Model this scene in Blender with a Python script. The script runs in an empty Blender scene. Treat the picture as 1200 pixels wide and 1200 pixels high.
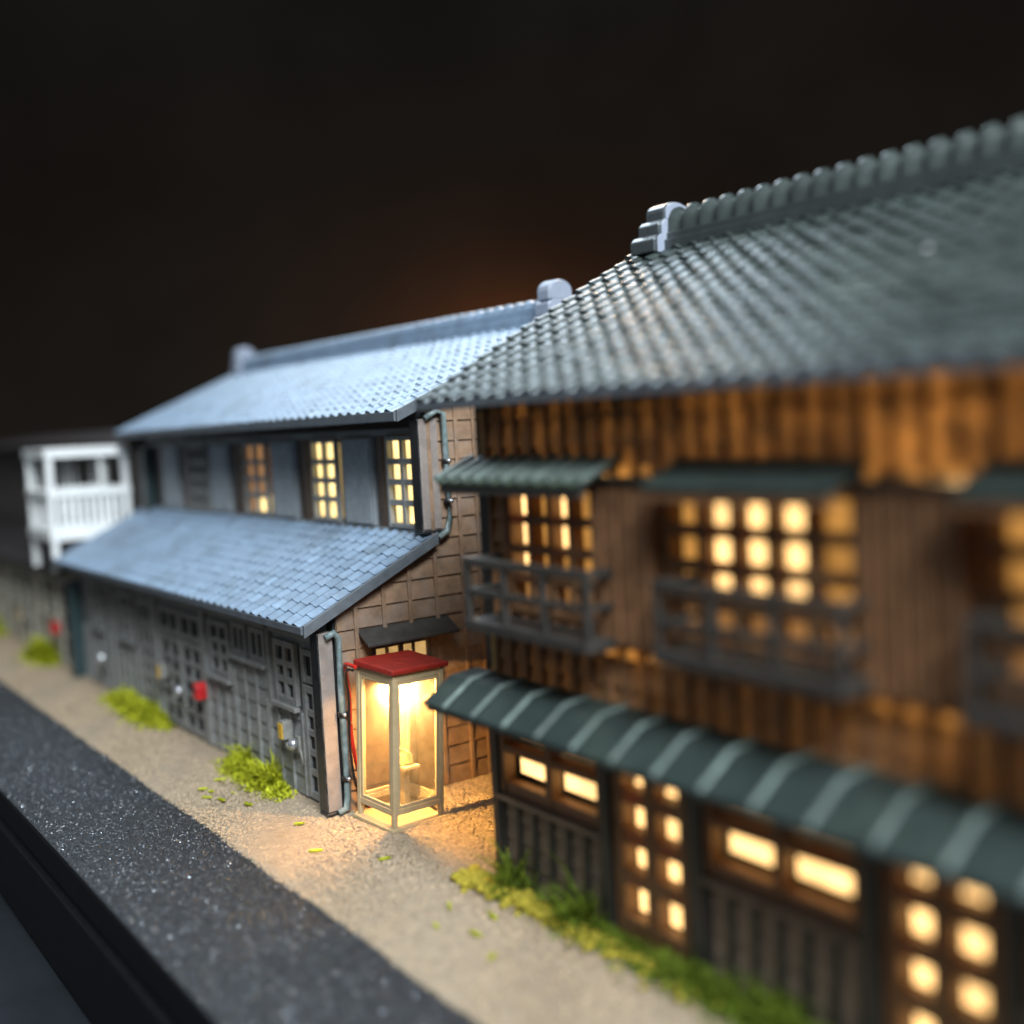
import bpy, math, random
import numpy as np
from mathutils import Matrix, Vector
rnd = random.Random(7)
nr = np.random.default_rng(11)
PI = math.pi
sc = bpy.context.scene

# ------------------------------------------------------------------ camera
CAM = Vector((0.0, 0.0, 5.0))
RIGHT = Vector((0.5892, 0.8065, -0.0497)); DOWN = Vector((0.0341, -0.0861, -0.9957)); FWD = Vector((-0.8072, 0.5850, -0.0782))
cd = bpy.data.cameras.new('camera'); cam = bpy.data.objects.new('camera', cd); sc.collection.objects.link(cam)
m = Matrix.Identity(4)
FWD.normalize(); RIGHT = (RIGHT - RIGHT.dot(FWD) * FWD).normalized(); UP = RIGHT.cross(FWD)
for i in range(3):
    m[i][0] = RIGHT[i]; m[i][1] = UP[i]; m[i][2] = -FWD[i]; m[i][3] = CAM[i]
cam.matrix_world = m
cd.sensor_width = 36; cd.sensor_fit = 'HORIZONTAL'; cd.lens = 39.12
cd.clip_start = 0.05; cd.clip_end = 500
cd.dof.use_dof = True; cd.dof.focus_distance = 14.3; cd.dof.aperture_fstop = 0.0391 / 0.36
sc.camera = cam

# ------------------------------------------------------------------ world, lights, exposure
w = bpy.data.worlds.new('World'); sc.world = w; w.use_nodes = True
w.node_tree.nodes['Background'].inputs[0].default_value = (0.84, 0.92, 1.0, 1)
w.node_tree.nodes['Background'].inputs[1].default_value = 0.20

def lamp(name, kind, loc, energy, col, target=None, size=None, size_y=None, radius=None):
    d = bpy.data.lights.new(name, kind); d.energy = energy; d.color = col
    if kind == 'AREA':
        d.shape = 'RECTANGLE'; d.size = size; d.size_y = size_y or size
    if radius is not None: d.shadow_soft_size = radius
    o = bpy.data.objects.new(name, d); sc.collection.objects.link(o); o.location = loc
    if target is not None:
        o.rotation_euler = (Vector(target) - Vector(loc)).to_track_quat('-Z', 'Y').to_euler()
    return o
wl = lamp('window_light', 'AREA', (20, -2.5, 34), 9000, (0.88, 0.95, 1.0), (-13, 7, 2), 20, 20)
wl.data.spread = math.radians(75)
cl = lamp('ceiling_lamp', 'AREA', (-40, 26, 36), 5600, (0.72, 0.87, 1.0), (-13, 8, 4), 26, 22)
cl.data.spread = math.radians(110)
sc.view_settings.view_transform = 'Standard'; sc.view_settings.look = 'None'
sc.view_settings.exposure = 0.0; sc.view_settings.gamma = 1.0
sc.render.engine = 'CYCLES'
sc.cycles.use_denoising = True
sc.cycles.max_bounces = 8; sc.cycles.transparent_max_bounces = 16
sc.cycles.sample_clamp_indirect = 6.0
sc.cycles.caustics_reflective = False; sc.cycles.caustics_refractive = False

# ------------------------------------------------------------------ materials
def mat(name, base, rough=0.6, var=0.18, scale=6.0, bump=0.0, bscale=60.0, spec=0.5, tint=None, tint_amt=0.0, wear=None, wear_amt=0.6,
        translucent=0.0, tcol=None, metal=0.0, obj_var=0.0, coat=0.0):
    mm = bpy.data.materials.new(name); mm.use_nodes = True
    nt = mm.node_tree; N = nt.nodes; L = nt.links
    b = N['Principled BSDF']; out = N['Material Output']
    tc = N.new('ShaderNodeNewGeometry')
    n1 = N.new('ShaderNodeTexNoise'); n1.inputs['Scale'].default_value = scale; n1.inputs['Detail'].default_value = 6; n1.inputs['Roughness'].default_value = 0.65
    L.new(tc.outputs['Position'], n1.inputs['Vector'])
    cr = N.new('ShaderNodeValToRGB'); L.new(n1.outputs['Fac'], cr.inputs[0])
    lo = [max(0, c * (1 - var)) for c in base]; hi = [min(1, c * (1 + var)) for c in base]
    cr.color_ramp.elements[0].position = 0.3; cr.color_ramp.elements[0].color = (*lo, 1)
    cr.color_ramp.elements[1].position = 0.7; cr.color_ramp.elements[1].color = (*hi, 1)
    col = cr.outputs[0]
    if tint is not None:
        n2 = N.new('ShaderNodeTexNoise'); n2.inputs['Scale'].default_value = scale * 0.35; n2.inputs['Detail'].default_value = 8; n2.inputs['Roughness'].default_value = 0.7
        L.new(tc.outputs['Position'], n2.inputs['Vector'])
        mr = N.new('ShaderNodeMapRange'); mr.inputs[1].default_value = 0.48; mr.inputs[2].default_value = 0.68; mr.inputs[3].default_value = 0; mr.inputs[4].default_value = tint_amt
        L.new(n2.outputs['Fac'], mr.inputs[0])
        mx = N.new('ShaderNodeMix'); mx.data_type = 'RGBA'; L.new(mr.outputs[0], mx.inputs[0]); L.new(col, mx.inputs[6]); mx.inputs[7].default_value = (*tint, 1)
        col = mx.outputs[2]
    if obj_var > 0:
        oi = N.new('ShaderNodeObjectInfo')
        mr = N.new('ShaderNodeMapRange'); mr.inputs[3].default_value = 1 - obj_var; mr.inputs[4].default_value = 1 + obj_var
        L.new(oi.outputs['Random'], mr.inputs[0])
        vm = N.new('ShaderNodeVectorMath'); vm.operation = 'SCALE'; L.new(col, vm.inputs[0]); L.new(mr.outputs[0], vm.inputs['Scale'])
        col = vm.outputs[0]
    if wear is not None:      # dry-brushed paint on the edges
        bv = N.new('ShaderNodeBevel'); bv.samples = 4; bv.inputs['Radius'].default_value = 0.02
        dt = N.new('ShaderNodeVectorMath'); dt.operation = 'DOT_PRODUCT'; L.new(bv.outputs[0], dt.inputs[0]); L.new(tc.outputs['Normal'], dt.inputs[1])
        mr = N.new('ShaderNodeMapRange'); mr.inputs[1].default_value = 0.995; mr.inputs[2].default_value = 0.75; mr.inputs[3].default_value = 0; mr.inputs[4].default_value = wear_amt
        L.new(dt.outputs['Value'], mr.inputs[0])
        mu = N.new('ShaderNodeMath'); mu.operation = 'MULTIPLY'; mu.use_clamp = True
        n3 = N.new('ShaderNodeTexNoise'); n3.inputs['Scale'].default_value = 9; L.new(tc.outputs['Position'], n3.inputs['Vector'])
        mr3 = N.new('ShaderNodeMapRange'); mr3.inputs[1].default_value = 0.35; mr3.inputs[2].default_value = 0.6; L.new(n3.outputs['Fac'], mr3.inputs[0])
        L.new(mr.outputs[0], mu.inputs[0]); L.new(mr3.outputs[0], mu.inputs[1])
        mx = N.new('ShaderNodeMix'); mx.data_type = 'RGBA'; L.new(mu.outputs[0], mx.inputs[0]); L.new(col, mx.inputs[6]); mx.inputs[7].default_value = (*wear, 1)
        col = mx.outputs[2]
    L.new(col, b.inputs['Base Color'])
    b.inputs['Roughness'].default_value = rough; b.inputs['Specular IOR Level'].default_value = spec; b.inputs['Metallic'].default_value = metal
    b.inputs['Coat Weight'].default_value = coat; b.inputs['Coat Roughness'].default_value = 0.25
    rr = N.new('ShaderNodeMapRange'); rr.inputs[3].default_value = max(0.05, rough - 0.13); rr.inputs[4].default_value = min(1, rough + 0.13)
    L.new(n1.outputs['Fac'], rr.inputs[0]); L.new(rr.outputs[0], b.inputs['Roughness'])
    if bump > 0:
        nb = N.new('ShaderNodeTexNoise'); nb.inputs['Scale'].default_value = bscale; nb.inputs['Detail'].default_value = 4
        L.new(tc.outputs['Position'], nb.inputs['Vector'])
        bp = N.new('ShaderNodeBump'); bp.inputs['Strength'].default_value = bump; bp.inputs['Distance'].default_value = 0.02
        L.new(nb.outputs['Fac'], bp.inputs['Height']); L.new(bp.outputs[0], b.inputs['Normal'])
    if translucent > 0:
        t = N.new('ShaderNodeBsdfTranslucent')
        if tcol: t.inputs[0].default_value = (*tcol, 1)
        else: L.new(col, t.inputs[0])
        ms = N.new('ShaderNodeMixShader')
        n4 = N.new('ShaderNodeTexNoise'); n4.inputs['Scale'].default_value = 3.2; n4.inputs['Detail'].default_value = 5; L.new(tc.outputs['Position'], n4.inputs['Vector'])
        m4 = N.new('ShaderNodeMapRange'); m4.inputs[1].default_value = 0.38; m4.inputs[2].default_value = 0.66; m4.inputs[3].default_value = translucent * 0.35; m4.inputs[4].default_value = min(0.9, translucent * 2.0)
        L.new(n4.outputs['Fac'], m4.inputs[0]); L.new(m4.outputs[0], ms.inputs[0])
        L.new(b.outputs[0], ms.inputs[1]); L.new(t.outputs[0], ms.inputs[2]); L.new(ms.outputs[0], out.inputs[0])
    return mm

def glow(name, col, strength, var=0.25, scale=3.0):
    mm = bpy.data.materials.new(name); mm.use_nodes = True
    nt = mm.node_tree; N = nt.nodes; L = nt.links; b = N['Principled BSDF']
    g = N.new('ShaderNodeNewGeometry'); n = N.new('ShaderNodeTexNoise'); n.inputs['Scale'].default_value = scale
    L.new(g.outputs['Position'], n.inputs['Vector'])
    mr = N.new('ShaderNodeMapRange'); mr.inputs[1].default_value = 0.3; mr.inputs[2].default_value = 0.7; mr.inputs[3].default_value = strength * (1 - var); mr.inputs[4].default_value = strength * (1 + var)
    L.new(n.outputs['Fac'], mr.inputs[0])
    b.inputs['Base Color'].default_value = (0.16, 0.12, 0.08, 1)
    b.inputs['Emission Color'].default_value = (*col, 1); L.new(mr.outputs[0], b.inputs['Emission Strength'])
    return mm

def clear(name):
    mm = bpy.data.materials.new(name); mm.use_nodes = True
    nt = mm.node_tree; N = nt.nodes; L = nt.links
    N.remove(N['Principled BSDF'])
    t = N.new('ShaderNodeBsdfTransparent'); t.inputs[0].default_value = (0.97, 0.97, 0.95, 1)
    gl = N.new('ShaderNodeBsdfGlossy'); gl.inputs['Roughness'].default_value = 0.12
    df = N.new('ShaderNodeBsdfTranslucent'); df.inputs[0].default_value = (0.9, 0.88, 0.8, 1)
    g = N.new('ShaderNodeNewGeometry'); n = N.new('ShaderNodeTexNoise'); n.inputs['Scale'].default_value = 9; n.inputs['Detail'].default_value = 6
    L.new(g.outputs['Position'], n.inputs['Vector'])
    mr = N.new('ShaderNodeMapRange'); mr.inputs[1].default_value = 0.45; mr.inputs[2].default_value = 0.75; mr.inputs[3].default_value = 0.06; mr.inputs[4].default_value = 0.22
    L.new(n.outputs['Fac'], mr.inputs[0])
    ma = N.new('ShaderNodeMixShader'); L.new(mr.outputs[0], ma.inputs[0]); L.new(t.outputs[0], ma.inputs[1]); L.new(df.outputs[0], ma.inputs[2])
    f = N.new('ShaderNodeLayerWeight'); f.inputs[0].default_value = 0.5
    pw_ = N.new('ShaderNodeMath'); pw_.operation = 'POWER'; pw_.inputs[1].default_value = 4; L.new(f.outputs['Facing'], pw_.inputs[0])
    ma_ = N.new('ShaderNodeMath'); ma_.operation = 'MULTIPLY_ADD'; ma_.inputs[1].default_value = 0.45; ma_.inputs[2].default_value = 0.035; L.new(pw_.outputs[0], ma_.inputs[0])
    mb = N.new('ShaderNodeMixShader'); L.new(ma_.outputs[0], mb.inputs[0]); L.new(ma.outputs[0], mb.inputs[1]); L.new(gl.outputs[0], mb.inputs[2])
    L.new(mb.outputs[0], N['Material Output'].inputs[0])
    return mm

M = {}
M['sand'] = mat('sand', (0.315, 0.248, 0.172), 0.9, 0.25, 5, 0.5, 40, tint=(0.27, 0.22, 0.165), tint_amt=0.5)
M['grain'] = mat('sand_grain', (0.345, 0.268, 0.183), 0.85, 0.32, 14, 0, spec=0.3, tint=(0.28, 0.23, 0.17), tint_amt=0.55)
M['base_top'] = mat('base_top', (0.012, 0.013, 0.015), 0.5, 0.3, 8, 0.6, 60, spec=0.5)
M['glitter'] = mat('base_grit', (0.034, 0.037, 0.042), 0.38, 0.4, 10, 0, spec=0.6)
M['base_side'] = mat('base_side', (0.006, 0.006, 0.007), 0.45, 0.2, 5, 0.05, 40, spec=0.2)
M['table'] = mat('table', (0.015, 0.018, 0.022), 0.6, 0.15, 0.7, 0.04, 30, spec=0.15, tint=(0.014, 0.016, 0.019), tint_amt=0.4)
M['room'] = mat('room_wall', (0.058, 0.0575, 0.050), 0.95, 0.3, 0.03, 0, spec=0.05)
M['tile_blue'] = mat('tile_blue', (0.21, 0.29, 0.39), 0.36, 0.18, 4, 0.15, 50, spec=0.6, obj_var=0.16, tint=(0.13, 0.165, 0.20), tint_amt=0.7)
M['tile_green'] = mat('tile_green', (0.040, 0.051, 0.049), 0.25, 0.28, 2.2, 0.12, 45, spec=0.75, tint=(0.065, 0.080, 0.070), tint_amt=0.6, obj_var=0.12)
M['tile_brown'] = mat('tile_brown', (0.035, 0.030, 0.030), 0.8, 0.2, 3, spec=0.1)
M['orn'] = mat('ridge_end', (0.30, 0.34, 0.42), 0.35, 0.08, 4, wear=(0.7, 0.75, 0.8), wear_amt=0.8)
M['orn_dark'] = mat('ridge_end_dark', (0.05, 0.06, 0.065), 0.28, 0.2, 4, spec=0.7, wear=(0.6, 0.66, 0.68), wear_amt=0.9)
M['under'] = mat('eave_under', (0.05, 0.052, 0.055), 0.6, 0.2, 4)
M['fascia'] = mat('fascia_grey', (0.10, 0.115, 0.13), 0.5, 0.2, 6, wear=(0.25, 0.28, 0.3), wear_amt=0.5)
M['grey'] = mat('facade_grey', (0.24, 0.245, 0.24), 0.6, 0.25, 7, 0.25, 40, wear=(0.5, 0.52, 0.52), wear_amt=0.75, tint=(0.20, 0.19, 0.165), tint_amt=0.5)
M['greywood'] = mat('shutter_grey', (0.30, 0.33, 0.35), 0.6, 0.2, 6, 0.2, 40, wear=(0.4, 0.42, 0.44), wear_amt=0.5)
M['dark'] = mat('dark_recess', (0.022, 0.022, 0.024), 0.8, 0.3, 5)
M['brownpost'] = mat('brown_post', (0.10, 0.068, 0.048), 0.6, 0.25, 8, 0.2, 40)
M['sidewood'] = mat('side_boards', (0.23, 0.145, 0.088), 0.62, 0.3, 5, 0.3, 45, tint=(0.28, 0.24, 0.22), tint_amt=0.5, obj_var=0.12)
M['sleeve'] = mat('sleeve_wall', (0.24, 0.205, 0.185), 0.5, 0.2, 6, 0.2, 45, wear=(0.45, 0.42, 0.38), wear_amt=0.6)
M['teal'] = mat('copper_teal', (0.13, 0.175, 0.175), 0.45, 0.3, 12, 0.15, 40, tint=(0.36, 0.42, 0.42), tint_amt=0.6, wear=(0.6, 0.65, 0.65), wear_amt=0.5)
M['tealdark'] = mat('green_pillar', (0.028, 0.055, 0.06), 0.5, 0.25, 5)
M['blackrim'] = mat('black_rim', (0.015, 0.015, 0.016), 0.3, 0.2, 8, wear=(0.35, 0.35, 0.36), wear_amt=0.5)
M['bwood'] = mat('warm_boards', (0.29, 0.155, 0.070), 0.55, 0.32, 6, 0.2, 40, translucent=0.15, tcol=(0.66, 0.37, 0.14), obj_var=0.2)
M['bdark'] = mat('dark_wood', (0.036, 0.033, 0.029), 0.55, 0.3, 6, 0.2, 40, tint=(0.07, 0.06, 0.05), tint_amt=0.4)
M['blattice'] = mat('lattice_wood', (0.17, 0.092, 0.042), 0.55, 0.3, 6, 0.15, 40, translucent=0.12, tcol=(0.8, 0.36, 0.1))
M['bshutter'] = mat('shutter_brown', (0.25, 0.122, 0.056), 0.6, 0.3, 6, 0.2, 40, translucent=0.08, tcol=(0.7, 0.28, 0.07))
M['bground'] = mat('ground_boards', (0.19, 0.142, 0.105), 0.6, 0.3, 5, 0.25, 40, tint=(0.11, 0.095, 0.07), tint_amt=0.5, obj_var=0.12)
M['copper'] = mat('copper_green', (0.024, 0.036, 0.033), 0.55, 0.25, 4, 0.1, 40, spec=0.25, tint=(0.05, 0.065, 0.052), tint_amt=0.6)
M['copper_seam'] = mat('copper_seam', (0.155, 0.20, 0.18), 0.5, 0.35, 7, 0.15, 40, tint=(0.07, 0.09, 0.078), tint_amt=0.8, obj_var=0.25)
M['copper_light'] = mat('copper_light', (0.06, 0.08, 0.056), 0.5, 0.25, 4, 0.1, 40)
M['yellowwood'] = mat('yellow_corner', (0.55, 0.36, 0.13), 0.5, 0.2, 8, translucent=0.45, tcol=(0.95, 0.6, 0.2))
M['white'] = mat('white_plastic', (0.86, 0.88, 0.87), 0.5, 0.06, 3)
M['cream'] = mat('booth_cream', (0.50, 0.39, 0.225), 0.5, 0.12, 8, 0.1, 50, wear=(0.3, 0.24, 0.15), wear_amt=0.3)
M['red'] = mat('booth_red', (0.30, 0.022, 0.014), 0.45, 0.25, 7, 0.15, 40)
M['redwire'] = mat('wire_red', (0.55, 0.025, 0.015), 0.3, 0.1, 5)
M['blackwire'] = mat('wire_black', (0.012, 0.012, 0.012), 0.3, 0.1, 5)
M['redbox'] = mat('mail_red', (0.50, 0.020, 0.022), 0.35, 0.15, 8)
M['yellow'] = mat('meter_yellow', (0.70, 0.42, 0.04), 0.45, 0.2, 20)
M['silver'] = mat('meter_silver', (0.55, 0.57, 0.60), 0.28, 0.1, 12, metal=0.8)
M['meterbox'] = mat('meter_grey', (0.24, 0.24, 0.22), 0.5, 0.2, 12)
M['grass'] = mat('turf_lime', (0.47, 0.50, 0.030), 0.7, 0.5, 9, spec=0.2, translucent=0.25)
M['grass2'] = mat('turf_green', (0.17, 0.24, 0.025), 0.75, 0.45, 7, spec=0.2, translucent=0.2)
M['foam'] = mat('turf_yellow', (0.40, 0.33, 0.04), 0.8, 0.35, 10, spec=0.2)
M['cream_wall'] = mat('plaster_grey', (0.46, 0.43, 0.36), 0.7, 0.2, 3, 0.2, 30)
M['brown_wall'] = mat('brown_wall', (0.09, 0.075, 0.068), 0.7, 0.25, 4)
M['phone'] = mat('phone_lime', (0.50, 0.46, 0.16), 0.4, 0.15, 10)
M['clear'] = clear('clear_plastic')
M['lit'] = glow('lit_pane_yellow', (1.0, 0.74, 0.30), 1.9)
M['lit_dim'] = glow('lit_pane_orange', (1.0, 0.50, 0.20), 0.35)
M['lit_dim2'] = glow('lit_transom', (1.0, 0.62, 0.22), 0.55)
M['lit_warm'] = glow('lit_pane_warm', (1.0, 0.60, 0.23), 2.6, 0.25)
M['lit_soft'] = glow('lit_pane_soft', (1.0, 0.46, 0.10), 0.55)
M['painted_leak'] = glow('painted_leak', (1.0, 0.40, 0.07), 0.42, 0.6, 6.0)
M['lit_soft2'] = glow('lit_pane_faint', (1.0, 0.45, 0.13), 0.3)
M['led'] = glow('led_chip', (1.0, 0.80, 0.45), 120, 0.0)
M['dust'] = mat('dust', (0.8, 0.82, 0.85), 0.6, 0.05, 5)

# ------------------------------------------------------------------ helpers
C = sc.collection
ROOT = {}
def thing(name, label, cat, loc=(0, 0, 0), group=None):
    o = bpy.data.objects.new(name, None); o.empty_display_size = 0.2; C.objects.link(o); o.location = loc
    tag(o, label, cat, group); ROOT[o.name] = Vector(loc); return o
def tag(o, label=None, cat=None, group=None, kind=None):
    if label: o['label'] = label
    if cat: o['category'] = cat
    if group: o['group'] = group
    if kind: o['kind'] = kind
    return o
def rootloc(p): return ROOT.get(p.name, Vector((0, 0, 0)))
class MB:
    def __init__(s): s.v = []; s.f = []; s.sm = []
    def add(s, vs, fs, smooth=False):
        b = len(s.v); s.v += [tuple(v) for v in vs]
        for f in fs: s.f.append(tuple(b + i for i in f)); s.sm.append(smooth)
        return s
    def box(s, x0, x1, y0, y1, z0, z1):
        return s.add([(x0,y0,z0),(x1,y0,z0),(x1,y1,z0),(x0,y1,z0),(x0,y0,z1),(x1,y0,z1),(x1,y1,z1),(x0,y1,z1)],
              [(0,3,2,1),(4,5,6,7),(0,1,5,4),(1,2,6,5),(2,3,7,6),(3,0,4,7)])
    def prism(s, poly, axis, a0, a1):      # polygon in the two other axes, extruded along axis
        n = len(poly); vs = []
        for a in (a0, a1):
            for (p, q) in poly:
                vs.append((a, p, q) if axis == 'x' else (p, a, q) if axis == 'y' else (p, q, a))
        fs = [tuple(range(n))[::-1], tuple(range(n, 2 * n))] + [(i, (i + 1) % n, n + (i + 1) % n, n + i) for i in range(n)]
        return s.add(vs, fs)
    def tube(s, pts, r, n=8, caps=True):
        pts = [Vector(p) for p in pts]; k = len(pts); rings = []
        ref = Vector((0, 0, 1))
        for i, p in enumerate(pts):
            t = (pts[min(i + 1, k - 1)] - pts[max(i - 1, 0)]).normalized()
            u = t.cross(ref)
            if u.length < 1e-3: u = t.cross(Vector((1, 0, 0)))
            u.normalize(); v = t.cross(u)
            ri = r[i] if isinstance(r, (list, tuple)) else r
            rings += [p + ri * (math.cos(2*PI*j/n) * u + math.sin(2*PI*j/n) * v) for j in range(n)]
        fs = [(i*n+j, i*n+(j+1) % n, (i+1)*n+(j+1) % n, (i+1)*n+j) for i in range(k-1) for j in range(n)]
        b = len(s.v); s.add(rings, fs, True)
        if caps:
            s.f.append(tuple(b + j for j in range(n))[::-1]); s.sm.append(False)
            s.f.append(tuple(b + (k-1)*n + j for j in range(n))); s.sm.append(False)
        return s
    def ball(s, c, r, seg=14, ring=9, sc3=(1,1,1)):
        vs = []; fs = []
        for i in range(ring + 1):
            th = PI * i / ring
            for j in range(seg):
                ph = 2*PI*j/seg
                vs.append((c[0]+sc3[0]*r*math.sin(th)*math.cos(ph), c[1]+sc3[1]*r*math.sin(th)*math.sin(ph), c[2]+sc3[2]*r*math.cos(th)))
        for i in range(ring):
            for j in range(seg): fs.append((i*seg+j, (i+1)*seg+j, (i+1)*seg+(j+1) % seg, i*seg+(j+1) % seg))
        return s.add(vs, fs, True)
    def mesh(s, name, mt, off=Vector((0, 0, 0))):
        me = bpy.data.meshes.new(name)
        me.from_pydata([(v[0]-off[0], v[1]-off[1], v[2]-off[2]) for v in s.v], [], s.f)
        me.polygons.foreach_set('use_smooth', s.sm); me.materials.append(mt); me.update()
        return me
    def build(s, name, mt, parent=None, bevel=0.0, root=None):
        off = rootloc(root or parent) if parent is not None else Vector((0, 0, 0))
        o = bpy.data.objects.new(name, s.mesh(name, mt, off)); C.objects.link(o)
        if parent is not None:
            o.parent = parent; ROOT[o.name] = off
        if bevel > 0:
            bm = o.modifiers.new('bevel', 'BEVEL'); bm.width = bevel; bm.segments = 2; bm.limit_method = 'ANGLE'; bm.angle_limit = math.radians(40)
        return o
def npmesh(name, V, F, mt, smooth=False):
    me = bpy.data.meshes.new(name); nv = len(V); nf, k = F.shape
    me.vertices.add(nv); me.vertices.foreach_set('co', V.astype(np.float32).ravel())
    me.loops.add(nf * k); me.loops.foreach_set('vertex_index', F.astype(np.int32).ravel())
    me.polygons.add(nf); me.polygons.foreach_set('loop_start', np.arange(0, nf * k, k, dtype=np.int32))
    me.polygons.foreach_set('use_smooth', np.full(nf, smooth)); me.materials.append(mt); me.update(calc_edges=True); me.validate()
    return me
def link(o, parent=None):
    C.objects.link(o)
    if parent is not None: o.parent = parent; ROOT[o.name] = rootloc(parent)
    return o
def jit(a): return rnd.uniform(-a, a)

# ------------------------------------------------------------------ setting
tag(MB().box(-160, 90, -90, 110, -2.2, -1.75).build('table', M['table']), kind='structure')
b = MB()          # closed curved room wall behind the layout
n = 40; pts = []
for i in range(n + 1):
    a = math.radians(205 - 190 * i / n); pts.append((-20 + 85 * math.cos(a), 10 + 70 * math.sin(a)))
vs = [(x, y, -1.75) for x, y in pts] + [(x, y, 70) for x, y in pts]
b.add(vs, [(i, i + 1, n + 2 + i, n + 1 + i) for i in range(n)], True)
tag(b.build('room_wall', M['room']), kind='structure')
# the black base board with a lip along its front edge
bb = MB()
bb.prism([(3.17, -0.05), (3.17, -0.42), (3.24, -0.46), (3.24, -0.52), (3.12, -0.56), (3.12, -1.7), (14.5, -1.7), (14.5, -0.05)], 'x', -46, 3)
tag(bb.build('base_board', M['base_side'], bevel=0.02), kind='structure')
tag(MB().box(-46, 3, 3.18, 14.4, -0.05, -0.02).build('roadway', M['base_top']), kind='structure')
# sandy ground: an uneven sheet with a ragged front edge
gx = np.linspace(-45, 2.5, 380); ys = [4.86, 4.93, 5.05, 5.25, 5.5, 5.8, 6.1, 6.4, 6.7, 7.2, 7.8, 8.6, 9.6, 11, 14.3]
V = []
for j, y in enumerate(ys):
    for x in gx:
        yy = y + (0.010 * math.sin(x * 3.1) * math.sin(x * 1.3 + 1) + jit(0.014) if j < 2 else 0)
        z = -0.03 if j == 0 else (0.0 + 0.012 * math.sin(x * 1.7 + y * 2) + jit(0.006))
        V.append((x, yy, z))
nx = len(gx)
F = np.array([(j*nx+i, j*nx+i+1, (j+1)*nx+i+1, (j+1)*nx+i) for j in range(len(ys)-1) for i in range(nx-1)])
g = bpy.data.objects.new('ground', npmesh('ground', np.array(V), F, M['sand'], True)); link(g); tag(g, kind='structure')

def rotmats(n):
    q = nr.normal(size=(n, 4)); q /= np.linalg.norm(q, axis=1)[:, None]; a, b_, c, d = q.T
    return np.stack([np.stack([1-2*(c*c+d*d), 2*(b_*c-a*d), 2*(b_*d+a*c)], -1), np.stack([2*(b_*c+a*d), 1-2*(b_*b_+d*d), 2*(c*d-a*b_)], -1),
                     np.stack([2*(b_*d-a*c), 2*(c*d+a*b_), 1-2*(b_*b_+c*c)], -1)], 1)
t = (1 + 5 ** .5) / 2
ICO_V = np.array([(-1,t,0),(1,t,0),(-1,-t,0),(1,-t,0),(0,-1,t),(0,1,t),(0,-1,-t),(0,1,-t),(t,0,-1),(t,0,1),(-t,0,-1),(-t,0,1)]) / math.sqrt(1+t*t)
ICO_F = np.array([(0,11,5),(0,5,1),(0,1,7),(0,7,10),(0,10,11),(1,5,9),(5,11,4),(11,10,2),(10,7,6),(7,1,8),(3,9,4),(3,4,2),(3,2,6),(3,6,8),(3,8,9),(4,9,5),(2,4,11),(6,2,10),(8,6,7),(9,8,1)])
OCT_V = np.array([(1,0,0),(-1,0,0),(0,1,0),(0,-1,0),(0,0,1),(0,0,-1)], float)
OCT_F = np.array([(0,2,4),(2,1,4),(1,3,4),(3,0,4),(2,0,5),(1,2,5),(3,1,5),(0,3,5)])
def scatter(name, P, S, mt, shape='ico', flat=0.75, smooth=True):
    bv, bf = (ICO_V, ICO_F) if shape == 'ico' else (OCT_V, OCT_F)
    n = len(P); R = rotmats(n); jig = 1 + nr.uniform(-.25, .25, size=(n, len(bv), 1))
    V = np.einsum('nij,nvj->nvi', R, bv[None] * jig) * S[:, None, None]; V[:, :, 2] *= flat
    V = V + P[:, None, :]
    F = bf[None] + (np.arange(n) * len(bv))[:, None, None]
    return bpy.data.objects.new(name, npmesh(name, V.reshape(-1, 3), F.reshape(-1, 3), mt, smooth))
def area_pts(x0, x1, y0, y1, n, z=0.0):
    return np.stack([nr.uniform(x0, x1, n), nr.uniform(y0, y1, n), np.full(n, z)], -1)
Pg = np.concatenate([area_pts(-14.2, -8.5, 4.86, 6.6, 6500), area_pts(-13.1, -9.6, 6.4, 10.5, 9500), area_pts(-8.5, -2, 4.86, 6.9, 7000), area_pts(-34, -14.2, 4.86, 6.45, 15000)])
keep = (Pg[:, 1] > 4.9 + 0.010 * np.sin(Pg[:, 0] * 3.1) * np.sin(Pg[:, 0] * 1.3 + 1))
Pg = Pg[keep]; Sg = nr.uniform(0.014, 0.034, len(Pg)) * np.where((Pg[:, 1] > 6.0) & (Pg[:, 0] > -13.6), 1.45, 0.95)
o = link(scatter('sand_grains', Pg, Sg, M['grain'])); tag(o, 'coarse tan grit covering the ground between the model houses', 'grit', kind='stuff')
Pr = area_pts(-30, -1, 3.2, 4.93, 42000, -0.02); Sr = nr.uniform(0.010, 0.024, len(Pr))
o = link(scatter('road_grit', Pr, Sr, M['glitter'], 'oct', 0.8, False)); tag(o, 'black glittering grit of the strip along the base edge', 'grit', kind='stuff')

M['sparkle'] = mat('base_sparkle', (0.40, 0.44, 0.48), 0.2, 0.2, 10, 0, metal=1.0)
Pr = area_pts(-30, -1, 3.2, 4.9, 8000, 0.0); Sr = nr.uniform(0.004, 0.008, len(Pr))
o = link(scatter('road_sparkle', Pr, Sr, M['sparkle'], 'oct', 0.6, False)); tag(o, 'tiny bright mineral flakes in the black strip along the base edge', 'flakes', kind='stuff')

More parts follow.
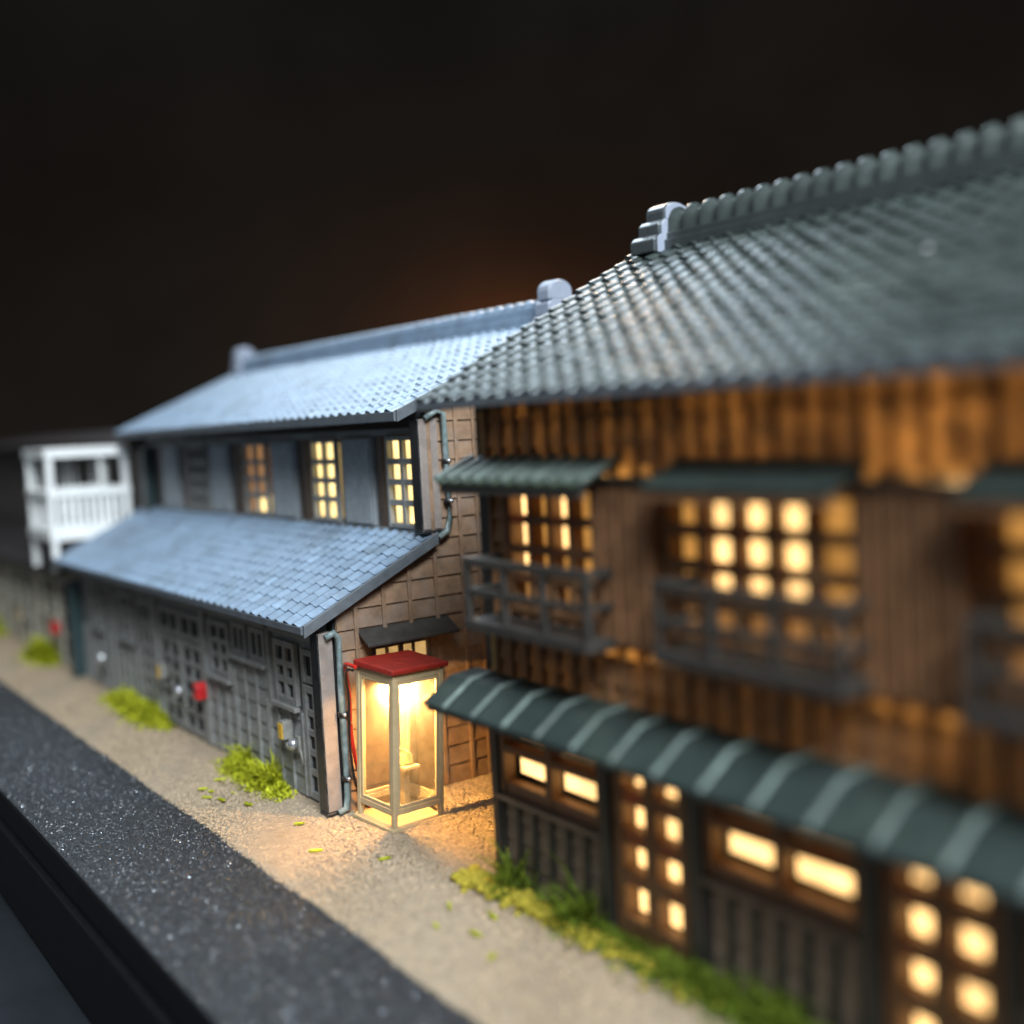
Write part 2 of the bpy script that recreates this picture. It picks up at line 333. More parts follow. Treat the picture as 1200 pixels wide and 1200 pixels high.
# ------------------------------------------------------------------ roof builder
TP = 0.27            # tile pitch
def tile_data(pitch, length, amp=0.05, lip=0.032, nseg=9):
    vs = []; fs = []; sm = []
    us = [pitch * (i / nseg) for i in range(nseg + 1)]
    def h(u):
        c = 0.5 + 0.5 * math.cos(2 * PI * (u / pitch - 0.72)); return amp * c ** 1.6
    for (v, base) in ((0.0, 0.004), (length * 0.55, 0.004 + lip * 0.62), (length, lip + 0.006)):      # v runs down the slope, the low end rides up
        vs += [(u, v, h(u) + base) for u in us]
    k = nseg + 1
    for r in (0, 1):
        for i in range(nseg): fs.append((r*k+i, (r+1)*k+i, (r+1)*k+i+1, r*k+i+1)); sm.append(True)
    b0 = len(vs)
    vs += [(u, length, h(u) + lip + 0.006) for u in us] + [(u, length - 0.004, h(u) - 0.006) for u in us]
    for i in range(nseg): fs.append((b0+i, b0+k+i, b0+k+i+1, b0+i+1)); sm.append(False)
    return vs, fs, sm
def slope_matrix(x, y, z, ang, front=True):
    # local y runs down the slope (towards -y in front, +y behind), local z is the roof normal
    s = -1 if front else 1; vx = (s, 0, 0)
    vv = (0, s * math.cos(ang), -math.sin(ang)); vn = (0, s * math.sin(ang), math.cos(ang))
    mm = Matrix.Identity(4)
    for i in range(3): mm[i][0] = vx[i]; mm[i][1] = vv[i]; mm[i][2] = vn[i]; mm[i][3] = (x, y, z)[i]
    return mm
def roof_slope(house, name, x0, x1, ye, ze, yr, zr, mt, pick, rows, front=True, thick=0.07, wob=0.006, rake=True, fasc=None, amp=.05, lip=.032):
    """deck + individually built tiles on one slope; pick(xc, row) -> True for a tile that is an object of its own"""
    ang = math.atan2(zr - ze, abs(yr - ye)); ln = math.hypot(zr - ze, yr - ye); s = 1 if yr > ye else -1
    mb = MB(); e0, r0 = (ye, ze), (yr, zr)
    mb.prism([(ye, ze - thick), (ye, ze), (yr, zr), (yr, zr - thick)], 'x', x0, x1)
    roof = mb.build(name, M['under'], house)
    rowl = ln / rows; ncol = int(round((x1 - x0) / TP)); pitch = (x1 - x0) / ncol
    vs, fs, sm = tile_data(pitch, rowl * 1.12, amp, lip)
    tm = bpy.data.meshes.new('roof_tile'); tm.from_pydata(vs, [], fs); tm.polygons.foreach_set('use_smooth', sm); tm.materials.append(mt); tm.update()
    va = np.array(vs + [(0, 0, 0)])[:-1]; off = rootloc(house); rest = MB(); got = []
    for r in range(rows):
        for c in range(ncol):
            d = ln - (r * rowl)                       # r = 0 at the ridge; tile head at distance d from the eave
            yy = ye + s * d * math.cos(ang); zz = ze + d * math.sin(ang)
            xx = x0 + c * pitch
            mm = slope_matrix(xx + pitch if s > 0 else xx, yy, zz + jit(wob), ang + jit(0.012), s > 0)
            mm = mm @ Matrix.Rotation(jit(0.012), 4, 'Z')
            if pick is not None and pick(xx + pitch / 2, r): got.append(mm)
            else: rest.add([(mm @ Vector(v)) for v in vs], fs, True)
    if rest.v:
        o = rest.build('roof_tiles', mt, roof); o['kind'] = 'stuff'
    got.sort(key=lambda q: (q.translation - CAM).length)
    for mm in got:
        o = bpy.data.objects.new('roof_tile', tm); C.objects.link(o); o.parent = roof
        mm = mm.copy(); mm.translation = mm.translation - off; o.matrix_basis = mm
    if fasc: # eave board
        f = MB(); f.box(x0 - .01, x1 + .01, min(ye, ye - s*.05), max(ye, ye - s*.05), ze - fasc, ze + 0.012); f.build('eave_board', M['fascia'], roof, bevel=0.01)
    if rake:
        for xs in (x0 - 0.05, x1 + 0.004):
            f = MB(); f.prism([(ye - s*.02, ze - 0.13), (ye - s*.02, ze + 0.03), (yr, zr + 0.03), (yr, zr - 0.13)], 'x', xs, xs + 0.046); f.build('rake_board', M['fascia'], roof, bevel=0.008)
    return roof
def stepped_end(house, name, xc, yc, z0, mt, hw=(0.36, 0.28, 0.20), hz=(0.20, 0.18, 0.22), th=(0.32, 0.30, 0.28), body=None):
    b = MB(); fc = MB(); z = z0
    for k in range(3):
        w0, w1 = hw[k], hw[k]
        p = [(yc - hw[k], z), (yc + hw[k], z)]
        if k < 2: p += [(yc + hw[k], z + hz[k] - .05), (yc + hw[k] - .06, z + hz[k]), (yc - hw[k] + .06, z + hz[k]), (yc - hw[k], z + hz[k] - .05)]
        else:
            for i in range(9):
                a = PI * i / 8; p.append((yc + hw[k] * math.cos(a), z + hz[k] * .45 + hz[k] * .55 * math.sin(a)))
        b.prism(p, 'x', xc - th[k] / 2 - (2 - k) * 0.05, xc + th[0] / 2 - (2 - k) * .003)
        zc = z + hz[k] * .5
        q = [(yc + (y_ - yc) * .90, zc + (z_ - zc) * (1.06 if k < 2 else .90)) for y_, z_ in p]
        fc.prism(q, 'x', xc + th[0] / 2 + .002, xc + th[0] / 2 + .02 + k * .002)
        z += hz[k] - 0.004
    o = b.build(name, body or mt, house, bevel=0.018); fc.build('lit_face', mt, o, bevel=.006)  # pale plate paints reflected cool light onto the face of a dark end
    return o
def ridge(house, x0, x1, yc, z0, mt, pitch=0.27, hw=0.15, h=0.30, base=0.16, single=True):
    b = MB(); b.box(x0, x1, yc - hw - .06, yc + hw + .06, z0 - 0.12, z0 + base * .45); b.box(x0 + .01, x1 - .01, yc - hw - .02, yc + hw + .02, z0 + base * .45 - .005, z0 + base)
    rd = b.build('ridge', mt, house, bevel=0.012)
    n = int(round((x1 - x0) / pitch)); p = (x1 - x0) / n; off = rootloc(house)
    def tile(mb, xa):
        ns = 10; vs = []
        for (dx, k) in ((0, 1.0), (p * .30, 1.02), (p * .42, 0.80), (p * 1.0, 0.78)):
            for i in range(ns + 1):
                a = PI * i / ns; vs.append((xa + dx, -math.cos(a) * hw * k, base + (h * (0.25 + .75 * math.sin(a))) * k if 0 < i < ns else base - 0.01))
        k = ns + 1; fs = [(r*k+i, r*k+i+1, (r+1)*k+i+1, (r+1)*k+i) for r in range(3) for i in range(ns)]
        mb.add(vs, fs, True); mb.add(vs[:k], [tuple(range(k))[::-1]]); mb.add(vs[-k:], [tuple(range(k))])
    tb = MB(); tile(tb, 0); me = tb.mesh('ridge_tile', mt)
    for i in range(n):
        o = bpy.data.objects.new('ridge_tile', me); C.objects.link(o); o.parent = rd
        o.location = Vector((x0 + i * p, yc, z0)) - off; o.rotation_euler = (jit(.02), jit(.015), jit(.02))
    return rd

# board wall: lapped courses with battens, real sheets with a lip
def lap_wall(part, plane, pos, a0, a1, z0, z1, pitch, battens, mt, bmt, top=None, sgn=1, proud=0.035, bw=0.06, bp=0.055):
    """plane 'x' (wall at x=pos, a=y) or 'y' (wall at y=pos, a=x); outward = sgn along that axis; top(a) = roof line"""
    def P(a, z, d): return (pos + sgn * d, a, z) if plane == 'x' else (a, pos + sgn * d, z)
    z = z0; k = 0
    def inv(zz):
        if top is None: return a0
        a = a0
        while top(a) < zz and a < a1: a += 0.01
        return a
    while z < z1 - 0.02:
        zt = min(z + pitch, z1)
        s0, s1 = inv(z), inv(zt)
        j0 = jit(.008); b = MB()
        vs = [P(s0, z + j0, proud), P(a1, z + jit(.008), proud), P(a1, zt + .02, .006), P(s1, zt + .02, .006), P(s0, z + j0, 0), P(a1, z, 0)]
        b.add(vs, [(0, 1, 2, 3), (4, 5, 1, 0)]); 
        if a1 - s0 > .05: b.build('clapboard', mt, part)
        z = zt; k += 1
    for a in battens:
        zt = z1 if top is None else min(z1, top(a) - .02)
        if zt - z0 < .1: continue
        b = MB(); q0, q1 = sorted((pos + sgn * .01, pos + sgn * bp))
        if plane == 'x': b.box(q0, q1, a - bw/2, a + bw/2, z0, zt)
        else: b.box(a - bw/2, a + bw/2, q0, q1, z0, zt)
        b.build('batten', bmt, part, bevel=0.008)

def lattice(house, x0, x1, y, z0, z1, cols, rows, depth, mt, frame=0.07, bar=0.05, pane=None, lit=None, sill=False, name='window', pane_gap=0.0, smt=None, fb=None, back=True):
    """frame with muntins (front face at y, going back by depth); one pane object per cell behind it"""
    fb = fb or frame
    b = MB(); b.box(x0, x0 + frame, y, y + depth, z0, z1); b.box(x1 - frame, x1, y, y + depth, z0, z1)
    b.box(x0 + frame, x1 - frame, y + .002, y + depth, z1 - frame, z1); b.box(x0 + frame, x1 - frame, y + .002, y + depth, z0, z0 + fb)
    win = b.build(name, mt, house, bevel=0.008)
    cw = (x1 - x0 - 2 * frame) / cols; ch = (z1 - z0 - frame - fb) / rows; mu = MB()
    for i in range(1, cols): mu.box(x0 + frame + i*cw - bar/2, x0 + frame + i*cw + bar/2, y + .006, y + depth - .004, z0 + fb, z1 - frame)
    for j in range(1, rows):
        zc = z0 + fb + j * ch; mu.box(x0 + frame, x1 - frame, y + .009, y + depth - .007, zc - bar/2, zc + bar/2)
    if mu.v: mu.build('muntin', mt, win, bevel=0.006)
    if pane:
        for i in range(cols):
            for j in range(rows):
                pm = pane if lit is None or lit(i, j) is True else lit(i, j)
                if pm is None or pm is False: continue
                xa = x0 + frame + i * cw; za = z0 + fb + j * ch
                MB().box(xa + .003, xa + cw - .003, y + depth + pane_gap, y + depth + pane_gap + .015, za + .003, za + ch - .003).build('pane', pm, win)
    elif back:
        MB().box(x0 + .01, x1 - .01, y + depth, y + depth + .02, z0 + .01, z1 - .01).build('pane', M['dark'], win)
    if sill: MB().box(x0 - .05, x1 + .05, y - .06, y + .03, z0 - .07, z0 - .003).build('sill', smt or mt, win, bevel=0.01)
    return win

# ================================================================== row house (grey, blue tiled roofs)
RX0, RX1 = -25.0, -13.0
h1 = thing('row_house', 'grey two-storey model row house with pale blue tiled roofs behind the phone booth', 'model house', (-19, 9, 0))
LE = (6.0, 2.56); LR = (8.06, 3.56)           # lower roof eave / top
UE = (7.5, 5.24); UR = (10.4, 6.50)           # upper roof eave / ridge
def h1_top(y):
    if y < 8.02: return LE[1] + (y - LE[0]) * (LR[1] - LE[1]) / (LR[0] - LE[0]) - 0.10
    return UE[1] + (y - UE[0]) * (UR[1] - UE[1]) / (UR[0] - UE[0]) - 0.10
# ground floor body and upper body
b = MB(); b.prism([(6.46, 0), (6.46, 2.62), (8.12, 3.44), (12.9, 3.44), (12.9, 0)], 'x', RX0 + .02, RX1 - .03); b.build('ground_storey', M['dark'], h1)
b = MB(); b.prism([(8.14, 3.442), (8.14, 5.36), (10.4, 6.34), (12.7, 5.34), (12.7, 3.442)], 'x', RX0 + .02, RX1 - .03); b.build('upper_storey', M['dark'], h1)
sw = MB().add([(RX1 - .02, 6.5, 0), (RX1 - .02, 12.85, 0), (RX1 - .02, 12.85, 3.4), (RX1 - .02, 6.5, 2.6)], [(0, 1, 2, 3)]).build('side_wall', M['sidewood'], h1)
lap_wall(sw, 'x', RX1 - .01, 6.5, 12.8, 0.03, 6.3, 0.267, [6.78, 7.21, 7.62, 8.05, 8.50, 8.80, 9.25, 9.68, 10.1, 10.5, 11.0, 11.4, 11.9, 12.4], M['sidewood'], M['sidewood'],
         top=lambda y: min(h1_top(y), 6.38 - max(0, y - 10.4) * .43))
pk = lambda x, r: x > -15.4
lr = roof_slope(h1, 'lower_roof', RX0 - .15, RX1 + .10, *LE, *LR, M['tile_blue'], pk, 11, fasc=0.09, amp=.045, lip=.015)
MB().box(RX0, RX1, 8.02, 8.10, 3.52, 3.62).build('flashing', M['fascia'], lr, bevel=.01)
ur = roof_slope(h1, 'upper_roof', RX0 - .15, RX1 + .16, *UE, *UR, M['tile_blue'], pk, 14, fasc=0.12, amp=.045, lip=.015)
roof_slope(h1, 'rear_roof', RX0 - .15, RX1 + .16, 13.2, 5.28, *UR, M['tile_blue'], None, 10)
ridge(h1, RX0 + .35, RX1 - .1, 10.4, 6.50, M['tile_blue'], 0.27, 0.10, 0.12, 0.24)
stepped_end(h1, 'ridge_end', RX1 - .02, 10.4, 6.42, M['orn'], (0.24, 0.23, 0.22), (0.16, 0.22, 0.30), (0.30, 0.28, 0.26))
stepped_end(h1, 'ridge_end', RX0 + .35, 10.4, 6.42, M['orn'], (0.24, 0.23, 0.22), (0.16, 0.22, 0.30), (0.30, 0.28, 0.26))
# dark board eave over the alley door
b = MB(); b.prism([(RX1 + .002, 2.36), (RX1 + .30, 2.20), (RX1 + .30, 2.24), (RX1 + .002, 2.41)], 'y', 6.80, 8.22); b.build('alley_hood', M['bdark'], h1, bevel=.01)
# transom window under the hood, in the side wall
b = MB()
for yy in (6.98, 7.40, 7.84): b.box(RX1 + .03, RX1 + .075, yy, yy + .05, 1.86, 2.16)
for zz in (1.86, 2.12): b.box(RX1 + .032, RX1 + .073, 7.03, 7.84, zz, zz + .045)
tw = b.build('transom', M['brownpost'], h1, bevel=.006)
for y0, y1 in ((7.03, 7.40), (7.45, 7.84)): MB().box(RX1 + .036, RX1 + .042, y0 + .02, y1 - .02, 1.92, 2.11).build('pane', M['lit_dim2'], tw)

# ground facade, y = front plane
FY = 6.36
fac = MB().box(RX0 + .05, RX1 - .2, FY + .07, FY + .10, 0.02, 2.6).build('facade', M['grey'], h1)
def panel_wall(x0, x1, z1, step=0.40):
    nb = max(1, int(round((x1 - x0) / step)))
    lap_wall(fac, 'y', FY + .055, x0, x1, 0.04, z1, 0.262, [x0 + (x1 - x0) * i / nb for i in range(nb + 1)], M['grey'], M['grey'], sgn=-1, proud=.042, bw=.05, bp=.062)
def door(x0, x1, rows=5):
    d = lattice(h1, x0, x1, FY, 0.05, 1.62, 2, rows, 0.05, M['grey'], frame=0.10, bar=0.09, name='door')
    lattice(h1, x0, x1, FY + .003, 1.66, 2.12, 2, 1, 0.05, M['grey'], frame=0.09, bar=0.08, name='transom')
    return d
door(-13.86, -13.20)
panel_wall(-17.40, -13.92, 1.20)
lattice(h1, -14.72, -14.02, FY - .02, 1.27, 2.16, 2, 3, 0.07, M['grey'], frame=0.09, bar=0.085, sill=True)
MB().box(-14.98, -14.90, FY - .01, FY + .06, 1.20, 2.4).build('post', M['grey'], h1, bevel=.008)
lattice(h1, -15.60, -15.05, FY - .01, 1.72, 2.22, 2, 1, 0.06, M['grey'], frame=0.08, bar=0.07, sill=True)
lattice(h1, -16.28, -15.74, FY - .01, 1.72, 2.22, 2, 1, 0.06, M['grey'], frame=0.08, bar=0.07, sill=True)
panel_wall(-16.3, -15.0, 1.64)
lattice(h1, -17.24, -16.42, FY - .02, 1.27, 2.16, 2, 3, 0.07, M['grey'], frame=0.09, bar=0.085, sill=True)
MB().box(-17.62, -17.44, FY - .02, FY + .06, 0.04, 2.4).build('post', M['grey'], h1, bevel=.008)
door(-18.66, -17.66); door(-19.72, -18.70)
MB().box(-20.02, -19.86, FY - .02, FY + .06, 0.04, 2.4).build('post', M['grey'], h1, bevel=.008)
panel_wall(-24.6, -21.0, 1.20); door(-20.9, -20.1)
lattice(h1, -22.0, -21.2, FY - .02, 1.27, 2.16, 2, 3, 0.07, M['grey'], frame=0.09, bar=0.085, sill=True)
lattice(h1, -23.9, -23.1, FY - .02, 1.27, 2.16, 2, 3, 0.07, M['grey'], frame=0.09, bar=0.085, sill=True)
MB().box(-22.62, -22.50, FY - .02, FY + .06, 0.04, 2.4).build('post', M['grey'], h1, bevel=.008)
MB().box(RX0 + .1, RX1 - .2, FY - .01, FY + .06, 2.24, 2.36).build('lintel', M['grey'], h1, bevel=.01)
# sleeve walls with black rims and copper pipes
def sleeve(x0, x1, y0, y1, z0, z1, mt, curve=False):
    b = MB(); b.box(x0, x1, y0, y1, z0, z1); s = b.build('sleeve_wall', mt, h1, bevel=.012)
    r = MB(); r.box(x0 - .02, x1 + .02, y0 - .03, y1 + .06, z0 - .05, z0 - .003); r.build('rim', M['blackrim'], s, bevel=.015)
    r = MB(); r.box(x0 - .015, x1 + .006, y0 - .022, y0 - .003, z0, z1 - .003); r.build('rim', M['blackrim'], s, bevel=.006)
    return s
sleeve(-13.16, -12.965, 6.22, 6.42, 0.08, 2.44, M['sleeve'])
sleeve(-13.16, -12.965, 7.90, 8.20, 3.62, 5.14, M['sleeve'])
sleeve(-25.06, -24.86, 6.16, 6.50, 0.02, 2.1, M['tealdark'])
sleeve(-24.70, -24.45, 7.86, 8.20, 3.5, 4.9, M['tealdark'])
for (pts, clips) in (([( -12.93, 6.30, 2.38), (-12.92, 6.42, 2.43), (-12.92, 6.475, 2.36), (-12.92, 6.48, 1.8), (-12.92, 6.475, 1.0), (-12.92, 6.48, 0.25), (-12.92, 6.45, 0.10), (-12.93, 6.34, 0.06)], (1.35, 0.5)),
                     ([(-12.93, 7.98, 5.14), (-12.92, 8.16, 5.24), (-12.92, 8.27, 5.2), (-12.92, 8.29, 4.6), (-12.92, 8.30, 4.1), (-12.92, 8.30, 3.75), (-12.92, 8.24, 3.58), (-12.92, 8.10, 3.50)], (4.55, 4.0))):
    p = MB().tube(pts, 0.046, 10).build('drain_pipe', M['teal'], h1)
    for z in clips:
        yy = 6.48 if z < 2 else 8.295
        MB().tube([(-12.92, yy, z - .03), (-12.92, yy, z + .03)], 0.068, 10).build('clip', M['blackrim'], p)
        MB().ball((-12.86, yy, z), 0.03).build('clip_screw', M['silver'], p)
# upper facade
UY = 8.05
MB().box(RX0 + .3, RX1 - .1, UY + .05, UY + .09, 3.5, 5.3).build('upper_facade', M['brownpost'], h1)
MB().box(RX0 + .2, RX1 - .16, UY - .03, UY + .05, 4.93, 5.03).build('lintel', M['grey'], h1, bevel=.01)
MB().box(RX0 + .2, RX1 - .16, UY - .05, UY + .05, 3.52, 3.60).build('sill_rail', M['grey'], h1, bevel=.01)
def upper_window(x0, x1, pane, lit=None):
    return lattice(h1, x0, x1, UY - .075, 3.61, 4.92, 2, 4, 0.085, M['grey'], frame=0.065, bar=0.085, pane=pane, lit=lit, pane_gap=0.02)
upper_window(-14.06, -13.18, M['lit']); upper_window(-16.50, -15.62, M['lit'])
upper_window(-19.30, -18.30, M['lit_dim'], lambda i, j: True if (i, j) != (1, 0) else M['lit'])
upper_window(-22.15, -21.15, M['lit_soft'], lambda i, j: M['brownpost'])
def shutter(x0, x1):
    s = MB().box(x0, x1, UY - .05, UY + .04, 3.61, 4.92).build('shutter', M['greywood'], h1, bevel=.008)
    n = 8; w_ = (x1 - x0 - .06) / n
    for i in range(n): MB().box(x0 + .03 + i * w_ + .012, x0 + .03 + (i + 1) * w_ - .012, UY - .078, UY - .052, 3.63, 4.90).build('slat', M['greywood'], s, bevel=.008)
for a in ((-15.42, -14.52), (-18.08, -17.18), (-20.95, -20.05), (-23.75, -22.75)): shutter(*a)
for x in (-14.28, -16.78, -19.58, -22.4): MB().box(x - .09, x + .09, UY - .04, UY + .04, 3.6, 4.93).build('post', M['brownpost'], h1, bevel=.008)

# ------------------------------------------------------------------ meters and boxes on the facade
def meter_box(x, z, label, w_=0.15, hh=0.26):
    t = thing('gas_meter', label, 'meter', (x, FY - .02, z))
    MB().box(x - w_/2, x + w_/2, FY - .15, FY - .004, z - hh/2, z + hh/2).build('case', M['meterbox'], t, bevel=.012)
    MB().box(x - w_/2 + .004, x + w_/2 - .012, FY - .168, FY - .152, z - hh/2 + .01, z + hh/2 - .03).build('front_plate', M['yellow'], t, bevel=.006)
    MB().tube([(x, FY - .08, z - hh/2), (x, FY - .08, z - hh/2 - .12), (x, FY - .02, z - hh/2 - .16)], .018, 8).build('pipe', M['meterbox'], t)
def round_meter(x, z, label, r=0.085):
    t = thing('electric_meter', label, 'meter', (x, FY - .02, z))
    MB().box(x - .06, x + .06, FY - .05, FY - .004, z - .13, z + .10).build('back_plate', M['meterbox'], t, bevel=.01)
    MB().ball((x, FY - .11, z), r, 16, 10, (1, .85, 1)).build('dome', M['silver'], t)
    MB().tube([(x + .02, FY - .04, z - .08), (x + .10, FY - .04, z - .10), (x + .13, FY - .03, z - .3)], .016, 8).build('conduit', M['meterbox'], t)
def mail_box(x, z, label, mt):
    t = thing('mail_box', label, 'mail box', (x, FY - .02, z))
    b = MB(); p = [(x - .11, z - .13), (x + .11, z - .13), (x + .11, z + .07)] + [(x + .11 * math.cos(a), z + .07 + .07 * math.sin(a)) for a in (.6, 1.2, 1.9, 2.5)] + [(x - .11, z + .07)]
    b.prism(p, 'y', FY - .19, FY - .012); b.build('box', mt, t, bevel=.012)
    MB().box(x - .075, x + .075, FY - .203, FY - .192, z + .02, z + .05).build('slot', M['blackrim'], t)
meter_box(-14.30, 0.92, 'small yellow-faced meter box on grey boards beside the lime grass')
round_meter(-14.03, 0.77, 'silver dome meter next to the yellow-faced box near the grey lattice door')
mail_box(-17.56, 0.93, 'small red mail box on the grey row house facade', M['redbox'])
round_meter(-18.55, 0.76, 'silver dome meter just left of the red mail box', .10)
meter_box(-19.40, 0.98, 'small yellow-faced meter box on the lattice doors left of the red mail box')
round_meter(-23.10, 0.68, 'silver dome meter near the dark green corner pillar', .14)

# ================================================================== phone booth
BX0, BX1, BY0, BY1 = -12.77, -11.97, 6.54, 7.34
bt = thing('phone_booth', 'lit cream phone booth with red roof standing between the two model houses', 'phone booth', ((BX0 + BX1) / 2, (BY0 + BY1) / 2, 0))
ps = 0.064
MB().box(BX0 - .02, BX1 + .05, BY0 - .06, BY1 + .05, 0.0, 0.055).build('base', M['cream'], bt, bevel=.01)
for (x, y) in ((BX0, BY0), (BX1 - ps, BY0), (BX0, BY1 - ps), (BX1 - ps, BY1 - ps)):
    MB().box(x, x + ps, y, y + ps, 0.056, 1.985).build('post', M['cream'], bt, bevel=.008)
def booth_face(axis, fixed, a0, a1, depth):
    # rails and inner sash frame of one face
    a0 += ps + .001; a1 -= ps + .001
    def bx(b, p, q, z0, z1, d0=0.0, d1=1.0):
        f0, f1 = fixed + depth * d0, fixed + depth * d1
        if f0 > f1: f0, f1 = f1, f0
        return b.box(p, q, f0, f1, z0, z1) if axis == 'y' else b.box(f0, f1, p, q, z0, z1)
    r = MB(); bx(r, a0, a1, 0.20, 0.275); r.build('bottom_rail', M['cream'], bt, bevel=.006)
    r = MB(); bx(r, a0, a1, 1.90, 1.983); r.build('top_rail', M['cream'], bt, bevel=.006)
    s = MB(); w_ = .045
    bx(s, a0 + .004, a0 + w_, .278, 1.898, .15, .85); bx(s, a1 - w_, a1 - .004, .278, 1.898, .15, .85); bx(s, a0 + w_, a1 - w_, .278, .32, .15, .85); bx(s, a0 + w_, a1 - w_, 1.85, 1.898, .15, .85)
    sash = s.build('sash', M['cream'], bt, bevel=.005)
    p = MB(); bx(p, a0 + w_ - .01, a1 - w_ + .01, .31, 1.86, .47, .53); p.build('pane', M['clear'], sash)
booth_face('y', BY0 + .005, BX0, BX1, ps - .01); booth_face('y', BY1 - .005, BX0, BX1, -(ps - .01))
booth_face('x', BX0 + .005, BY0, BY1, ps - .01); booth_face('x', BX1 - .005, BY0, BY1, -(ps - .01))
b = MB(); b.prism([(BX0 + .0, 2.04), (BX0 + .01, 1.990), (BX1 + .02, 1.990), (BX1 + .05, 2.00), (BX1 + .05, 2.065), (BX0 + .0, 2.085)], 'y', BY0 - .045, BY1 + .05)
b.build('roof', M['red'], bt, bevel=.02)
MB().box(BX1 - .24, BX1 - .10, BY0 + .10, BY0 + .20, 1.955, 1.982).build('led_chip', M['led'], bt)
L_ = lamp('booth_lamp', 'AREA', (BX1 - .11, BY0 + .24, 1.90), 225, (1.0, 0.53, 0.155), (BX1 + .12, BY0 + .5, 0.7), .07, .07)
MB().box(BX0 + .10, BX0 + .42, BY1 - .34, BY1 - .09, 0.60, 0.64).build('shelf', M['cream'], bt, bevel=.006)
MB().box(BX0 + .2, BX0 + .3, BY1 - .26, BY1 - .17, 0.056, 0.60).build('shelf_stand', M['cream'], bt, bevel=.006)
bt.rotation_euler = (-.035, .035, .11)
ph = thing('telephone', 'small lime telephone on the shelf inside the lit booth', 'telephone', (BX0 + .26, BY1 - .21, .64))
b = MB(); cx, cy = BX0 + .26, BY1 - .21
b.prism([(cy - .09, .643), (cy + .09, .643), (cy + .06, .79), (cy - .02, .79)], 'x', cx - .08, cx + .08); b.build('body', M['phone'], ph, bevel=.015)
MB().tube([(cx - .10, cy, .80), (cx - .09, cy, .822), (cx + .09, cy, .822), (cx + .10, cy, .80)], [.022, .018, .018, .022], 8).build('handset', M['phone'], ph)
def wire(name, label, pts, mt, r=.016):
    # smooth the path
    P = [Vector(p) for p in pts]; Q = []
    for i in range(len(P) - 1):
        p0, p1, p2, p3 = P[max(i-1, 0)], P[i], P[i+1], P[min(i+2, len(P)-1)]
        for k in range(6):
            t_ = k / 6; Q.append(0.5 * ((2*p1) + (p2-p0)*t_ + (2*p0-5*p1+4*p2-p3)*t_*t_ + (3*p1-p0-3*p2+p3)*t_**3))
    Q.append(P[-1]); o = MB().tube(Q, r, 8).build(name, mt); tag(o, label, 'wire')
wire('red_wire', 'red wire hanging from the booth roof down beside the drain pipe', [(-12.50, 6.49, 2.035), (-12.70, 6.48, 2.045), (-12.82, 6.505, 2.00), (-12.885, 6.555, 1.82), (-12.885, 6.575, 1.55), (-12.885, 6.565, 1.25), (-12.885, 6.575, .98), (-12.885, 6.61, .72), (-12.90, 6.67, .48), (-12.93, 6.76, .2), (-12.94, 6.80, .02)], M['redwire'], .026)
wire('black_wire', 'black wire looping down beside the red wire of the booth', [(-12.55, 6.475, 1.985), (-12.70, 6.47, 1.975), (-12.80, 6.50, 1.86), (-12.835, 6.54, 1.6), (-12.84, 6.53, 1.3), (-12.84, 6.515, 1.0), (-12.85, 6.535, .68), (-12.87, 6.58, .42), (-12.91, 6.66, .2), (-12.94, 6.70, .02)], M['blackwire'], .016)

# ================================================================== big wooden house (right)
BX, BE = -9.95, 1.5
WY = 6.80
h2 = thing('wooden_house', 'brown two-storey model house with glowing lattice windows and dark green tiled roof', 'model house', (-5, 9, 0))
E2 = (6.28, 5.26); R2 = (9.55, 7.00)
cand = []
def pick2(x, r): return x < -4.25
def pick2_factory():
    # the 300 tiles nearest the camera among those in view
    rows, x0, x1 = 16, BX - .30, BE + .3
    ncol = int(round((x1 - x0) / TP)); p = (x1 - x0) / ncol; L2 = []
    for r in range(rows):
        for c in range(ncol):
            x = x0 + (c + .5) * p; f = r / rows; y = R2[0] + (E2[0] - R2[0]) * f; z = R2[1] + (E2[1] - R2[1]) * f
            v = Vector((x, y, z)) - CAM; d = v.dot(FWD)
            if d > 0 and abs(v.dot(RIGHT) / d) < .47: L2.append((d, round(x, 3), r))
    L2.sort(); return {(q[1], q[2]) for q in L2[:300]}
S2 = pick2_factory()
roof_slope(h2, 'roof', BX - .30, BE + .3, *E2, *R2, M['tile_green'], lambda x, r: (round(x, 3), r) in S2, 16, wob=.01, fasc=0.07, amp=.055, lip=.036)
roof_slope(h2, 'rear_roof', BX - .30, BE + .3, 12.85, 5.24, *R2, M['tile_green'], None, 14)
ridge(h2, BX + .36, BE, 9.55, 7.0, M['tile_green'], 0.265, 0.16, 0.30, 0.15)
stepped_end(h2, 'ridge_end', BX + .20, 9.55, 6.93, M['orn'], body=M['orn_dark'])
